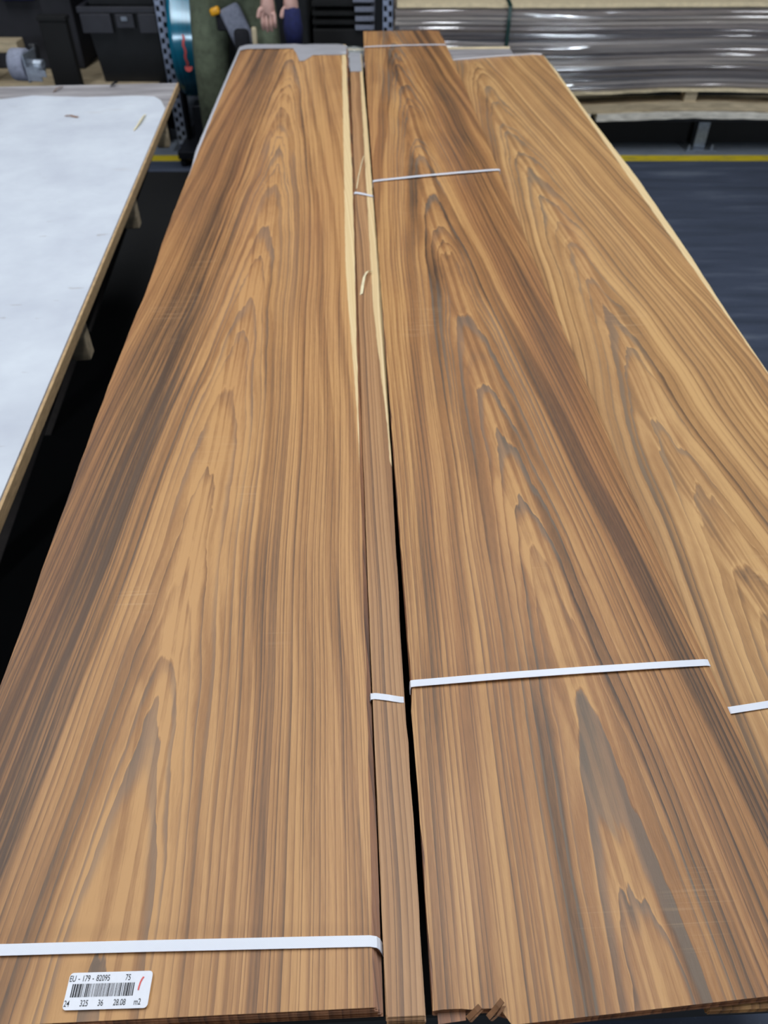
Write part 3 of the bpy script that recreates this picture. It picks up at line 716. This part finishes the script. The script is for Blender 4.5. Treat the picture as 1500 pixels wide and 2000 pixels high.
bm = bmesh.new(); lathe(bm, [(.001, -.125), (.018, -.125), (.018, .125), (.001, .125)], 16, mt); obj('axle', bm, M['steel'], kt, True)
obj('front_box', B(-.02, .15, -.25, -.14, .091, .33, bev=.006), M['steel_dark'], kt)
for x in (-.12, .14):
    for y in (-.22, .22):
        bm = bmesh.new(); lathe(bm, [(.001, -.014), (.026, -.014), (.026, .014), (.001, .014)], 16, Matrix.Translation((x, y, .027)) @ Matrix.Rotation(R(90), 4, 'Y')); obj('wheel', bm, M['black'], kt, True)

# ------------------------------------------------------------------ crumpled film behind the veneer
bm = bmesh.new(); nx, ny = 20, 14; g = []
for i in range(nx+1):
    row = []
    for j in range(ny+1):
        x = -.27+.30*i/nx; y = 3.34+.17*j/ny
        row.append(bm.verts.new((x+rnd(.004), y+rnd(.004), TZ+.008+.016*abs(math.sin(i*.45+j*.3)*math.cos(j*.5-i*.22))+random.uniform(0, .002))))
    g.append(row)
for i in range(nx):
    for j in range(ny): bm.faces.new((g[i][j], g[i+1][j], g[i+1][j+1], g[i][j+1]))
tag(obj('plastic_film', bm, M['film_scrap']), 'crumpled clear plastic film at the far end of the veneer table', 'film')

# ------------------------------------------------------------------ person
def skin(name, verts, edges, radii, mat, parent=None, sub=2, root=0):
    me = bpy.data.meshes.new(name); me.from_pydata(verts, edges, []); o = bpy.data.objects.new(name, me); COL.objects.link(o)
    m = o.modifiers.new('s', 'SKIN'); m.use_smooth_shade = True
    for i, r in enumerate(radii):
        s = me.skin_vertices[0].data[i]; s.radius = r if isinstance(r, tuple) else (r, r); s.use_root = (i == root)
    ss_ = o.modifiers.new('d', 'SUBSURF'); ss_.levels = sub; ss_.render_levels = sub
    dg = bpy.context.evaluated_depsgraph_get(); me2 = bpy.data.meshes.new_from_object(o.evaluated_get(dg))
    bpy.data.objects.remove(o); bpy.data.meshes.remove(me); me2.materials.clear(); me2.materials.append(mat)
    for p in me2.polygons: p.use_smooth = True
    q = bpy.data.objects.new(name, me2); COL.objects.link(q)
    if parent: q.parent = parent
    return q
class G:
    def __init__(s): s.v = []; s.e = []; s.r = []
    def p(s, co, r, frm=None):
        s.v.append(co); s.r.append(r)
        if frm is not None: s.e.append((frm, len(s.v)-1))
        return len(s.v)-1
    def chain(s, frm, pts):
        for co, r in pts: frm = s.p(co, r, frm)
        return frm
px, py = -.70, 4.15
pr = thing('person', 'person in olive trousers with grey tool pouch, bending forward behind the table, holding navy cloth', 'person', (px, py, .0085))
hipL, hipR = (-.095, 0, .93), (.11, 0, .93)
sh1, sh2 = (-.05, -.16, 1.40), (.30, -.20, 1.40)
h1, h2 = (.205, -.295, .925), (.305, -.295, .925)
g = G(); pel = g.p((0, .0, .97), .11)
ch = g.chain(pel, [((.05, -.05, 1.12), .09), ((.10, -.13, 1.30), .10)])
nk = g.chain(ch, [((.13, -.19, 1.43), .06), ((.15, -.23, 1.50), .052), ((.165, -.275, 1.575), (.085, .095)), ((.17, -.29, 1.65), (.075, .085))])
for hip, foot in ((hipL, (-.15, .02)), (hipR, (.17, .02))):
    s = 1 if hip[0] > 0 else -1
    kn = ((hip[0]+foot[0])/2+.01*s, -.04, .50)
    g.chain(pel, [(hip, .09), ((hip[0]*.6+kn[0]*.4, -.02, .75), .078), (kn, .056), ((foot[0], .03, .32), .05), ((foot[0], .04, .09), .035), ((foot[0]+.02*s, -.05, .05), .036), ((foot[0]+.03*s, -.14, .035), .028)])
for sh, h in ((sh1, h1), (sh2, h2)):
    el = ((sh[0]+h[0])/2+(-.06 if sh is sh1 else .07), -.20, 1.15)
    k = g.chain(ch, [(sh, .052), (el, .038), ((h[0], h[1]+.01, h[2]+.07), .026), (h, (.038, .02))])
    pm = k
    for i, (dx, ln) in enumerate(((-.026, .07), (-.009, .078), (.009, .075), (.026, .06))):
        g.chain(pm, [((h[0]+dx, h[1]-.012, h[2]-.035), .0095), ((h[0]+dx, h[1]-.018, h[2]-.035-ln*.4), .009), ((h[0]+dx, h[1]-.002, h[2]-.035-ln*.8), .008)])
    g.chain(pm, [((h[0]-.036, h[1]-.015, h[2]-.015), .010), ((h[0]-.044, h[1]-.022, h[2]-.045), .009)])
skin('body', g.v, g.e, g.r, M['skin'], pr)
# trousers
g = G(); pel = g.p((0, .0, .99), .155)
g.chain(pel, [((.02, -.02, 1.06), .15)])
for hip, foot in ((hipL, (-.15, .02)), (hipR, (.17, .02))):
    s = 1 if hip[0] > 0 else -1
    kn = ((hip[0]+foot[0])/2+.01*s, -.04, .50)
    g.chain(pel, [(hip, .108), ((hip[0]*.6+kn[0]*.4, -.02, .75), .098), (kn, .078), ((foot[0], .02, .32), .074), ((foot[0], .035, .12), .066)])
skin('trousers', g.v, g.e, g.r, M['olive'], pr)
for foot in ((-.15, .02), (.17, .02)):
    s = 1 if foot[0] > 0 else -1; g = G(); a = g.p((foot[0], .05, .06), .052); g.chain(a, [((foot[0]+.02*s, -.05, .055), .052), ((foot[0]+.03*s, -.16, .045), .042)])
    skin('shoe', g.v, g.e, g.r, M['blackcloth'], pr, 2)
# grey jacket with sleeves
g = G(); pel = g.p((0, .0, .985), .185); ch = g.chain(pel, [((.03, -.02, 1.08), .185), ((.06, -.07, 1.19), .18), ((.10, -.13, 1.31), .175)])
up = g.chain(ch, [((.125, -.17, 1.395), .12)]); g.chain(up, [((.135, -.195, 1.44), .08)])
for sh, h in ((sh1, h1), (sh2, h2)):
    el = ((sh[0]+h[0])/2+(-.06 if sh is sh1 else .07), -.20, 1.15)
    g.chain(up, [(((sh[0]+.125)/2, -.175, 1.40), .095), (sh, .082), ((sh[0]*.5+el[0]*.5, (sh[1]+el[1])/2, 1.27), .068), (el, .058), ((h[0], h[1]+.012, h[2]+.055), .039)])
skin('jacket', g.v, g.e, g.r, M['greycloth'], pr)
bm = bmesh.new(); bmesh.ops.create_uvsphere(bm, u_segments=20, v_segments=12, radius=.105)
bmesh.ops.delete(bm, geom=[v for v in bm.verts if v.co.z < -.02 and v.co.y < .03 or v.co.z < -.07], context='VERTS')
ha = obj('hair', bm, M['hair'], pr, True); ha.location = (.168, -.272, 1.645)
bm = bmesh.new()
for s in (-1, 1): bmesh.ops.create_uvsphere(bm, u_segments=8, v_segments=6, radius=.008, matrix=Matrix.Translation((.168+s*.030, -.362, 1.60)))
obj('eyes', bm, M['black'], pr, True)
bm = bmesh.new(); bmesh.ops.create_cone(bm, cap_ends=True, segments=8, radius1=.015, radius2=.006, depth=.035, matrix=Matrix.Translation((.167, -.362, 1.572)) @ Matrix.Rotation(R(60), 4, 'X')); obj('nose', bm, M['skin'], pr, True)
bm = bmesh.new(); box(bm, .142, .192, -.366, -.356, 1.535, 1.546, bev=.003); obj('mouth', bm, M['red'], pr)
bm = bmesh.new()
for s in (-1, 1): bmesh.ops.create_uvsphere(bm, u_segments=8, v_segments=6, radius=.028, matrix=Matrix.Translation((.167+s*.088, -.27, 1.595)) @ Matrix.Diagonal((.35, .7, 1.1, 1)))
obj('ears', bm, M['skin'], pr, True)
# belt, pouch, tape measure
bm = bmesh.new(); box(bm, -.045, .055, -.02, .02, -.09, .085, bev=.018, mtx=Matrix.Translation((.035, -.135, .815)) @ Matrix.Rotation(R(-24), 4, 'Y'))
pch = obj('tool_pouch', bm, M['greycloth'], pr, True)
bm = bmesh.new(); box(bm, .025, .095, -.185, -.150, .62, .80, bev=.018, mtx=Matrix.Translation((0, 0, .015))); obj('pocket', bm, M['blackcloth'], pch, True)
bm = bmesh.new(); box(bm, -.022, .022, -.0175, .0175, -.015, .015, bev=.008, mtx=Matrix.Translation((-.05, -.148, .878)) @ Matrix.Rotation(R(-18), 4, 'Y')); obj('tape_measure', bm, M['yellow_plastic'], pr, True)
bm = bmesh.new(); box(bm, -.05, .0, -.150, -.125, .80, .87, bev=.008); obj('pouch_strap', bm, M['blackcloth'], pr, True)
bm = bmesh.new(); box(bm, .105, .128, -.17, -.15, .735, .82, bev=.006); obj('folding_rule', bm, M['chip'], pr)
bm = bmesh.new(); lathe(bm, [(.001, -.075), (.036, -.07), (.040, 0), (.036, .07), (.001, .075)], 16)
for v in bm.verts: v.co += Vector((rnd(.004), rnd(.004), rnd(.003)))
nv = tag(obj('rolled_cloth', bm, M['navy'], None, True), 'rolled navy cloth held in the hand of the person', 'cloth'); nv.location = (px+.31, py-.315, .855)
